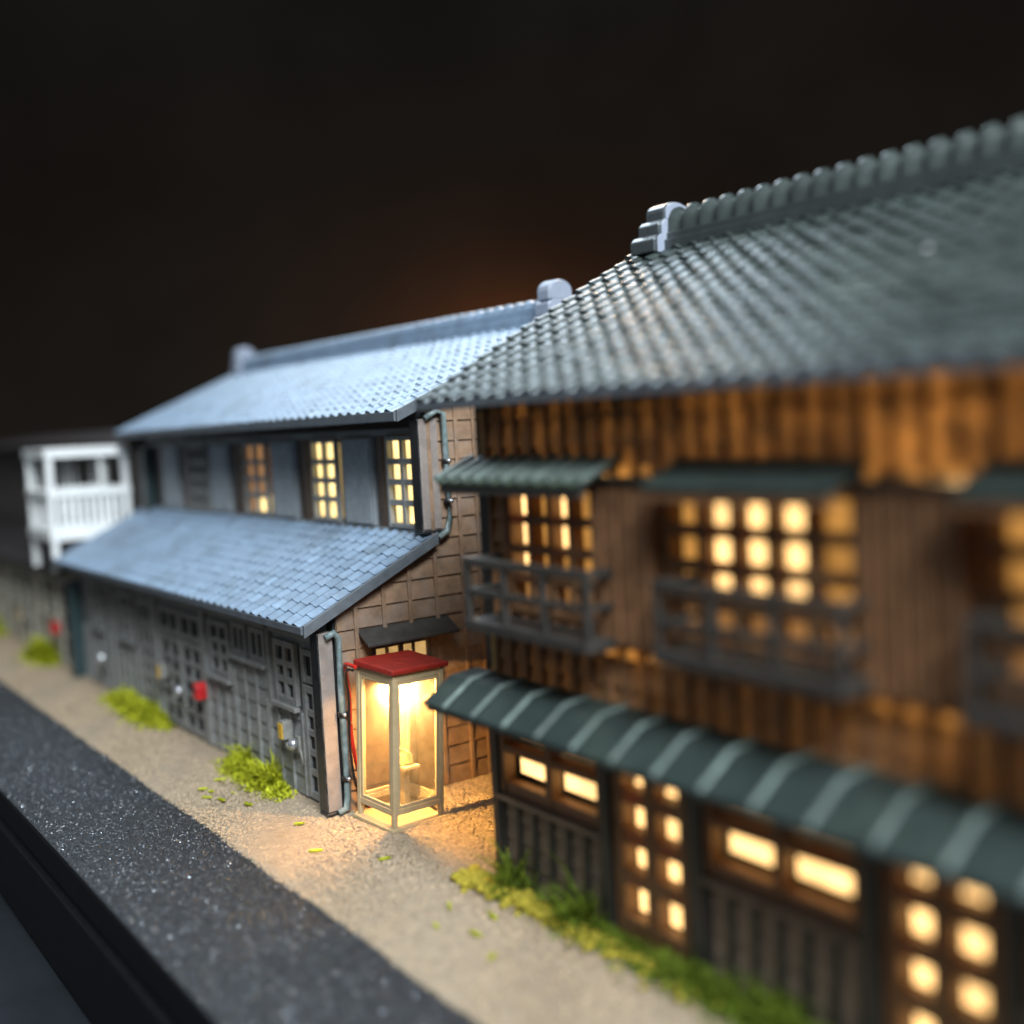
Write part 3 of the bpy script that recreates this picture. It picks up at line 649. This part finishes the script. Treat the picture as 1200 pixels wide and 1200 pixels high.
# hollow shell: floor, ceiling-less, back and gable sheets
b = MB(); b.add([(BX, WY + .1, 0), (BX, 12.4, 0), (BX, 12.4, 5.4), (BX, 9.55, 6.9), (BX, WY + .1, 5.45)], [(0, 1, 2, 3, 4)])
gw = b.build('gable_wall', M['bdark'], h2)
MB().add([(BX, 12.4, 0), (BE, 12.4, 0), (BE, 12.4, 5.4), (BX, 12.4, 5.4)], [(0, 1, 2, 3)]).build('rear_wall', M['bdark'], h2)
MB().add([(BE, WY + .1, 0), (BE, 12.4, 0), (BE, 12.4, 5.4), (BE, 9.55, 6.9), (BE, WY + .1, 5.45)], [(0, 1, 2, 3, 4)]).build('gable_wall', M['bdark'], h2)
MB().box(BX + .02, BE - .02, WY + .12, 12.38, 2.20, 2.26).build('floor_plate', M['bdark'], h2)
MB().box(BX + .02, BE - .02, WY + .35, WY + .39, 0.02, 2.19).build('inner_wall', M['bdark'], h2)
# corner posts
MB().box(BX + .0, BX + .12, WY - .05, WY + .07, 0.0, 2.05).build('corner_post', M['bdark'], h2, bevel=.012)
MB().box(BX + .12, BX + .24, WY - .05, WY + .05, 2.86, 4.55).build('corner_post', M['bdark'], h2, bevel=.012)
for (za, zb) in ((4.62, 5.34), (2.36, 2.84)):
    xs = [BX + .10 + .13 * i / 6 for i in range(7)]; q = MB()
    vs = [(x, WY - .02 - .045 * math.sin(PI * i / 6) , z) for z in (za, zb) for i, x in enumerate(xs)]
    q.add(vs, [(i, i + 1, 8 + i, 7 + i) for i in range(6)], True); q.build('corner_post', M['yellowwood'], h2)
MB().box(BX + .0, BX + .10, WY - .03, WY + .07, 2.36, 5.34).build('corner_post', M['bdark'], h2, bevel=.012)
# facade boards
def band(x0, x1, z0, z1, step=.26, nm='upper_wall'):
    p = MB().box(x0, x1, WY + .001, WY + .006, z1 - .02, z1 + .01).build(nm, M['bwood'], h2)
    nb = max(1, int(round((x1 - x0) / step)))
    lap_wall(p, 'y', WY, x0, x1, z0, z1, .25, [x0 + (x1 - x0) * i / nb for i in range(nb + 1)], M['bwood'], M['bshutter'], sgn=-1, proud=.055, bw=.045, bp=.075)
band(BX + .24, BE, 4.52, 5.36)
band(BX + .26, BE, 2.26, 3.02)
band(BX + .26, -9.42, 3.02, 4.5)
# interior lamps
for (x, y, z, e) in ((-8.9, 7.5, 4.9, 14), (-7.45, 7.2, 4.65, 6), (-6.2, 7.5, 4.95, 30), (-4.55, 7.3, 4.75, 40), (-3.2, 7.5, 4.95, 36), (-1.6, 7.5, 4.8, 30), (-8.6, 7.5, 2.75, 7), (-7.4, 7.15, 2.85, 4.5), (-6.0, 7.6, 2.75, 9), (-4.6, 7.2, 2.9, 13), (-2.6, 7.5, 2.75, 14)):
    lamp('room_bulb', 'POINT', (x, y, z), e, (1.0, 0.66, 0.30), radius=0.12)
# upper windows
def litmap(cols_on, soft): return lambda i, j: M['lit_warm'] if i in cols_on else (M['lit_soft'] if i in soft else False)
lattice(h2, -9.42, -7.98, WY - .06, 3.04, 4.40, 4, 4, 0.16, M['blattice'], frame=.07, bar=.08, pane=M['lit_warm'], lit=lambda i, j: M['lit_warm'] if (i == 0 and j > 0) or (i == 2 and j > 1) else (M['lit_soft'] if j > 0 else M['lit_soft2']), pane_gap=.01)
lattice(h2, -7.08, -5.03, WY - .06, 3.04, 4.40, 5, 4, 0.15, M['blattice'], frame=.07, bar=.10, pane=M['lit_warm'], lit=lambda i, j: M['lit_warm'] if i in (1, 2, 3) and j > 0 else (M['lit_soft'] if j > 0 else M['lit_soft2']), pane_gap=.03)
lattice(h2, -4.06, -2.2, WY - .06, 3.04, 4.40, 5, 4, 0.15, M['blattice'], frame=.07, bar=.10, pane=M['lit_warm'], lit=lambda i, j: M['lit_warm'] if i in (1, 2, 3) and j > 0 else (M['lit_soft'] if j > 0 else M['lit_soft2']), pane_gap=.03)
# shutter boxes
def shutter_box(x0, x1):
    s = MB().box(x0, x1, WY - .16, WY + .04, 2.92, 4.42).build('shutter_box', M['bshutter'], h2, bevel=.01)
    n = max(3, int(round((x1 - x0) / .105))); w_ = (x1 - x0) / n
    for i in range(n): MB().box(x0 + i*w_ + .012, x0 + (i+1)*w_ - .012, WY - .185 - .01 * (i % 2), WY - .162, 2.95, 4.40).build('board', M['bshutter'], s, bevel=.008)
    MB().box(x0 - .03, x1 + .03, WY - .22, WY + .02, 4.425, 4.475).build('cap', M['bdark'], s, bevel=.01)
    for (za, zb, n2) in ((4.48, 4.60, 3), (2.80, 2.90, 3)):      # added glowing pieces that imitate lamplight leaking past the boards
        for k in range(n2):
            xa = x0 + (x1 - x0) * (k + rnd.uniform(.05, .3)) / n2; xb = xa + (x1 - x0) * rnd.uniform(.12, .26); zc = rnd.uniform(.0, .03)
            g_ = MB(); g_.prism([(xa, za + zc), (xb, za + rnd.uniform(0, .02)), (xb - .02, zb - zc), ((xa + xb) / 2, zb - rnd.uniform(0, .03)), (xa + .03, zb - .02)], 'y', WY - .085, WY - .078); g_.build('leak_glow', M['painted_leak'], s)
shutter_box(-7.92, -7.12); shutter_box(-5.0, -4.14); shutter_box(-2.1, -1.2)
# small hoods over the windows
def hood(x0, x1, mt, seams=True):
    b = MB(); b.prism([(WY - .04, 4.64), (WY - .52, 4.44), (WY - .52, 4.40), (WY - .04, 4.58)], 'x', x0, x1); hd = b.build('window_hood', mt, h2, bevel=.008)
    n = int(round((x1 - x0) / .25)) if seams else -1
    for i in range(n + 1):
        x = x0 + (x1 - x0) * i / n; q = MB(); q.prism([(WY - .04, 4.70), (WY - .53, 4.495), (WY - .53, 4.443), (WY - .04, 4.643)], 'x', x - .038, x + .038); q.build('seam', M['copper_seam'], hd, bevel=.006)
    MB().box(x0 + .02, x1 - .02, WY - .50, WY - .44, 4.31, 4.398).build('hood_beam', M['bdark'] if seams else M['bshutter'], hd, bevel=.006)  # plain hoods: browner beam has the window light put into its colour
hood(-10.0, -7.62, M['copper_light']); hood(-6.85, -4.92, M['copper'], False); hood(-4.0, -2.1, M['copper'], False)
# balustrades
def balustrade(x0, x1, z0):
    y0, y1 = WY - .50, WY - .43
    r = thing_part = MB().box(x0, x1, y0, y1, 3.57, 3.66).build('balustrade', M['bdark'], h2, bevel=.01)
    MB().box(x0 + .02, x1 - .02, y0 + .01, y1 - .01, 3.27, 3.34).build('rail', M['bdark'], r, bevel=.008)
    MB().box(x0, x1, y0 - .02, y1 + .36, z0, z0 + .11).build('ledge', M['bdark'], r, bevel=.01)
    n = max(3, int(round((x1 - x0) / .62)))
    for i in range(n + 1):
        x = x0 + .04 + (x1 - x0 - .08) * i / n; MB().box(x - .035, x + .035, y0 + .004, y1 - .004, z0 + .112, 3.568).build('stile', M['bdark'], r, bevel=.006)
    for x in (x0 + .04, x1 - .04):
        for (za, zb) in ((3.575, 3.655), (3.275, 3.335)): MB().box(x - .03, x + .03, y1 + .001, WY - .002, za, zb).build('return_rail', M['bdark'], r, bevel=.006)
balustrade(-9.62, -7.62, 2.90); balustrade(-6.78, -4.86, 2.96); balustrade(-3.95, -2.1, 2.96)
# copper canopy along the ground floor
b = MB(); b.prism([(WY - .01, 2.34), (6.42, 2.31), (6.07, 2.07), (6.07, 2.03), (6.40, 2.25), (WY - .01, 2.28)], 'x', BX - .22, BE); can = b.build('canopy', M['copper'], h2, bevel=.01)
x = -9.75
while x < BE:
    q = MB(); q.prism([(WY - .02, 2.375), (6.425, 2.345), (6.055, 2.108), (6.055, 2.072), (6.42, 2.312), (WY - .02, 2.342)], 'x', x - .026, x + .026); q.build('seam', M['copper_seam'], can, bevel=.008)
    q = MB(); q.tube([(x - .001, 6.05, 2.06), (x - .001, 6.03, 2.06)], .028, 8); q.build('seam_end', M['copper'], can)
    x += .528
MB().box(BX - .20, BE, 6.09, 6.15, 1.99, 2.045).build('canopy_beam', M['bdark'], can, bevel=.008)
# ground floor bays
def low_wall(x0, x1, zt=.93):
    p = MB().box(x0, x1, WY + .05, WY + .08, 0.02, zt).build('low_wall', M['bground'], h2)
    nb = max(1, int(round((x1 - x0) / .27)))
    lap_wall(p, 'y', WY + .04, x0, x1, 0.03, zt, .23, [x0 + (x1 - x0) * i / nb for i in range(nb + 1)], M['bground'], M['bdark'], sgn=-1, proud=.028, bw=.07, bp=.06)
    MB().box(x0 - .02, x1 + .02, WY - .08, WY + .06, zt + .002, zt + .06).build('sill', M['bground'], p, bevel=.012)
def strip_window(x0, x1, ncol):
    w_ = MB(); y = WY - .02
    w_.box(x0, x0 + .08, y, y + .16, .995, 2.2); w_.box(x1 - .08, x1, y, y + .16, .995, 2.2); w_.box(x0 + .08, x1 - .08, y + .003, y + .16, 1.46, 1.55); w_.box(x0 + .08, x1 - .08, y + .003, y + .16, 2.0, 2.2)
    win = w_.build('window', M['blattice'], h2, bevel=.008); cw = (x1 - x0 - .16) / ncol
    for i in range(1, ncol): MB().box(x0 + .08 + i*cw - .05, x0 + .08 + i*cw + .05, y + .006, y + .15, .995, 2.19).build('mullion', M['blattice'], win, bevel=.008)
    MB().box(x0 + .08, x1 - .08, y + .02, y + .17, .995, 1.13).build('apron', M['bwood2'] if 'bwood2' in M else M['blattice'], win, bevel=.01)
    for i in range(ncol):
        xa = x0 + .08 + i*cw + .055; xb = x0 + .08 + (i+1)*cw - .055
        MB().box(xa, xb, y + .19, y + .205, 1.20, 1.44).build('pane', M['lit_warm'], win)
        MB().box(xa, xb, y + .19, y + .205, 1.56, 1.99).build('pane', M['lit_soft2'], win)
M['bwood2'] = mat('apron_wood', (0.22, 0.11, 0.055), 0.55, 0.25, 6)
low_wall(BX + .13, -8.12); strip_window(BX + .13, -8.12, 2)
MB().box(-8.12, -7.98, WY - .06, WY + .1, 0, 2.2).build('post', M['bdark'], h2, bevel=.01)
def lit_door(x0, x1):
    lattice(h2, x0, x1, WY - .02, 0.04, 1.98, 2, 4, 0.17, M['blattice'], frame=.13, bar=.15, pane=M['lit_warm'], pane_gap=.02, name='door', fb=.22)
lit_door(-7.96, -6.94)
MB().box(-6.93, -6.76, WY - .06, WY + .1, 0, 2.2).build('post', M['bdark'], h2, bevel=.01)
low_wall(-6.75, -5.12); strip_window(-6.75, -5.12, 2)
MB().box(-5.11, -4.95, WY - .06, WY + .1, 0, 2.2).build('post', M['bdark'], h2, bevel=.01)
lit_door(-4.94, -3.98)
MB().box(-3.97, -3.82, WY - .06, WY + .1, 0, 2.2).build('post', M['bdark'], h2, bevel=.01)
low_wall(-3.81, -1.2); strip_window(-3.81, -1.2, 3)
b = MB().box(BX + .13, BE, WY + .02, WY + .14, 2.0, 2.30)
# dust specks on the roof
def on_roof(x, f): return (x, E2[0] + (R2[0] - E2[0]) * f, E2[1] + (R2[1] - E2[1]) * f + .085)
for (x, f, r, lb) in ((-5.2, .50, .04, 'pale dust fleck stuck on the right part of the dark green roof'), (-6.8, .47, .02, 'tiny pale dust fleck low on the dark green roof')):
    p = on_roof(x, f); tag(MB().ball(p, r, 8, 5, (1, .7, .35)).build('dust_fleck', M['dust']), lb, 'dust fleck', 'dust flecks on the roof')

# ================================================================== far house with the white drying balcony
h3 = thing('plaster_house', 'blurred brown and grey model house at the far left behind the white balcony', 'model house', (-32, 9, 0))
MB().box(-44, -25.2, 6.42, 12.4, 0, 2.3).build('ground_storey', M['cream_wall'], h3)
b = MB(); b.prism([(6.05, 2.22), (6.05, 2.30), (8.2, 2.86), (8.2, 2.78)], 'x', -44, -25.22); b.build('lower_roof', M['tile_brown'], h3, bevel=.01)
MB().box(-44, -25.5, 8.2, 12.3, 2.302, 4.9).build('upper_storey', M['brown_wall'], h3)
b = MB(); b.prism([(7.75, 4.98), (7.75, 5.10), (10.2, 5.42), (12.6, 5.10), (12.6, 4.98)], 'x', -44, -25.3); b.build('upper_roof', M['tile_brown'], h3, bevel=.02)
for x0 in (-29.6, -32.6, -36): lattice(h3, x0, x0 + 1.3, 8.12, 3.0, 4.6, 2, 2, .07, M['white'], frame=.10, bar=.07)
for x0 in (-28.2, -31.6, -35): lattice(h3, x0, x0 + 1.4, 6.34, 1.0, 2.0, 2, 2, .07, M['cream_wall'], frame=.10, bar=.07)
for x0 in (-26.6, -30.2, -33.4): lattice(h3, x0, x0 + .9, 6.35, .04, 2.0, 1, 3, .06, M['cream_wall'], frame=.10, bar=.08, name='door')
mail_box(-26.75, .88, 'blurred red mail box left of the dark green corner pillar', M['redbox'])
meter_box(-29.9, .86, 'blurred yellow-faced meter at the far left wall', .22, .3)

bal = thing('balcony', 'white plastic drying balcony frame on the low brown roof', 'balcony', (-26.1, 6.9, 2.4))
X0, X1, Y0, Y1 = -27.15, -25.25, 6.0, 7.75
pw = .14
for (x, y) in ((X0, Y0), (X1 - pw, Y0), (X0, Y1 - pw), (X1 - pw, Y1 - pw)):
    zb = 2.30 + (y - 6.05) * .26
    MB().box(x, x + pw, y, y + pw, zb + .02, 4.76).build('post', M['white'], bal, bevel=.015)
MB().box(X0 - .02, X1 + .03, Y0 - .03, Y1 + .03, 2.96, 3.22).build('floor', M['white'], bal, bevel=.02)
def ring(z0, z1, nm, e=0.0, wd=.14):
    b = MB(); b.box(X0 - e, X1 + e, Y0 - e, Y0 + wd, z0, z1); b.box(X0 - e, X1 + e, Y1 - wd, Y1 + e, z0, z1); b.box(X0 - e, X0 + wd, Y0 + wd, Y1 - wd, z0, z1); b.box(X1 - wd, X1 + e, Y0 + wd, Y1 - wd, z0, z1)
    return b.build(nm, M['white'], bal, bevel=.015)
ring(4.765, 4.97, 'top_beam', .03, .16); hr = ring(3.90, 4.07, 'hand_rail', .02, .12)
for i in range(9):
    y = Y0 + .26 + (Y1 - Y0 - .52) * i / 8
    for x in (X1 - .10,): MB().box(x, x + .05, y - .045, y + .045, 3.223, 3.898).build('baluster', M['white'], bal)
for i in range(9):
    x = X0 + .26 + (X1 - X0 - .52) * i / 8
    MB().box(x - .045, x + .045, Y0 + .05, Y0 + .10, 3.223, 3.898).build('baluster', M['white'], bal)

# ================================================================== turf
def tuft(name, label, segs, n, h, mt, group, wid=.012, spread=.15, cat='grass'):
    """segs: list of (x0,x1,y,weight,height factor): blades growing along the foot of a wall"""
    V = []; F = []; tot = sum(s[3] for s in segs)
    for (x0, x1, y, wgt, hf) in segs:
        for _ in range(int(n * wgt / tot)):
            u = rnd.betavariate(1.6, 1.6); x = x0 + (x1 - x0) * u; yy = y - abs(rnd.gauss(0, spread)) + .02
            hh = h * hf * rnd.uniform(.35, 1.1) * (0.45 + .9 * math.sin(PI * u)) * max(.25, 1 - (y - yy) / (spread * 3))
            a = rnd.uniform(0, 2*PI); ln = rnd.uniform(.3, 1.6); dx, dy = math.cos(a) * hh * ln, math.sin(a) * hh * ln - .02
            wv = wid * rnd.uniform(.6, 1.6); px, py = -math.sin(a) * wv, math.cos(a) * wv
            b0 = len(V)
            z0 = rnd.uniform(0, hh * .5)
            V += [(x - px, yy - py, z0), (x + px, yy + py, z0), (x + dx*.5 + px, yy + dy*.5 + py, z0 + hh*.65), (x + dx*.5 - px, yy + dy*.5 - py, z0 + hh*.65), (x + dx, yy + dy, z0 + hh * rnd.uniform(.5, 1))]
            F += [(b0, b0+1, b0+2, b0+3), (b0+3, b0+2, b0+4)]
    V = [(a, min(b_, 6.33 if a < -12.9 else 6.72), max(c, .005)) for a, b_, c in V]
    me = bpy.data.meshes.new(name); me.from_pydata(V, [], F); me.materials.append(mt); me.update()
    o = bpy.data.objects.new(name, me); link(o); tag(o, label, cat, group); return o
G = 'turf tufts along the house fronts'
tuft('grass_clump', 'bright lime grass clump at the foot of the row house near its lattice door', [(-16.6, -14.1, 6.30, 3, 1), (-16.0, -14.0, 6.22, 3, .7), (-14.95, -14.6, 6.32, .6, 2.0), (-16.0, -15.6, 6.33, .5, 2.1)], 2600, .17, M['grass'], G, spread=.17)
tuft('grass_clump', 'blurred lime grass clump by the middle of the row house', [(-22.6, -18.9, 6.30, 3, 1), (-21.6, -19.2, 6.25, 2, .9)], 1500, .24, M['grass'], G, .02, .2)
tuft('grass_clump', 'blurred small grass clump left of the dark green pillar', [(-28.9, -26.6, 6.30, 3, 1)], 1100, .32, M['grass'], G, .03, .2)
tuft('grass_clump', 'blurred grass clump at the far left edge', [(-35.5, -32, 6.30, 3, 1)], 600, .35, M['grass'], G, .03, .2)
tuft('grass_clump', 'long dark green turf strip along the foot of the wooden house', [(-9.3, -7.2, 6.70, 3, .8), (-8, -5, 6.68, 4, 1), (-6.5, -2.5, 6.68, 5, 1.1), (-9.75, -9.2, 6.72, .4, 2.2), (-8.6, -8.1, 6.72, .4, 2.2), (-6.0, -5.6, 6.72, .5, 1.8)], 6000, .16, M['grass2'], G, .012, .16)
nf = 560; u = nr.beta(0.9, 2.4, nf)
P = np.stack([-10.15 + u * 4.2, 6.60 - np.abs(nr.normal(0, .13, nf)), nr.uniform(.01, .10, nf)], -1)
o = link(scatter('turf_foam', P, nr.uniform(.02, .05, nf) * (1.35 - .5 * u), M['foam'], 'ico', .9)); tag(o, 'yellow foam turf crumbs at the corner of the wooden house', 'turf', kind='stuff')
# fallen flecks of turf
flecks = [(-15.55, 5.75), (-15.1, 5.45), (-14.9, 5.30), (-14.65, 5.42), (-14.2, 5.62), (-15.3, 5.40), (-13.0, 5.80), (-12.0, 5.55), (-11.2, 6.05), (-9.6, 5.9), (-9.3, 5.55), (-8.9, 5.75), (-8.4, 5.6), (-9.1, 6.1)]
for k, (x, y) in enumerate(flecks):
    b = MB(); a = rnd.uniform(0, PI); ln = rnd.uniform(.05, .11); wd = rnd.uniform(.018, .035); vs = []
    for i in range(8):
        q = 2*PI*i/8; r1 = ln * math.cos(q) * rnd.uniform(.8, 1.1); r2 = wd * math.sin(q) * rnd.uniform(.8, 1.2)
        vs.append((r1 * math.cos(a) - r2 * math.sin(a), r1 * math.sin(a) + r2 * math.cos(a)))
    b.prism([(x + p, y + q) for p, q in vs], 'z', .034, .052)
    tag(b.build('turf_fleck', M['grass']), 'small lime fleck of turf fallen on the sandy ground', 'turf fleck', 'fallen turf flecks')

# ------------------------------------------------------------------ warm lamps of the dark room behind the layout
lamp('back_lamp', 'POINT', (-78, 56.6, 7.0), 6500, (1.0, 0.27, 0.045), radius=1.0)
lamp('side_lamp', 'POINT', (-27, 22, 20.0), 4500, (1.0, 0.55, 0.18), radius=0.8)
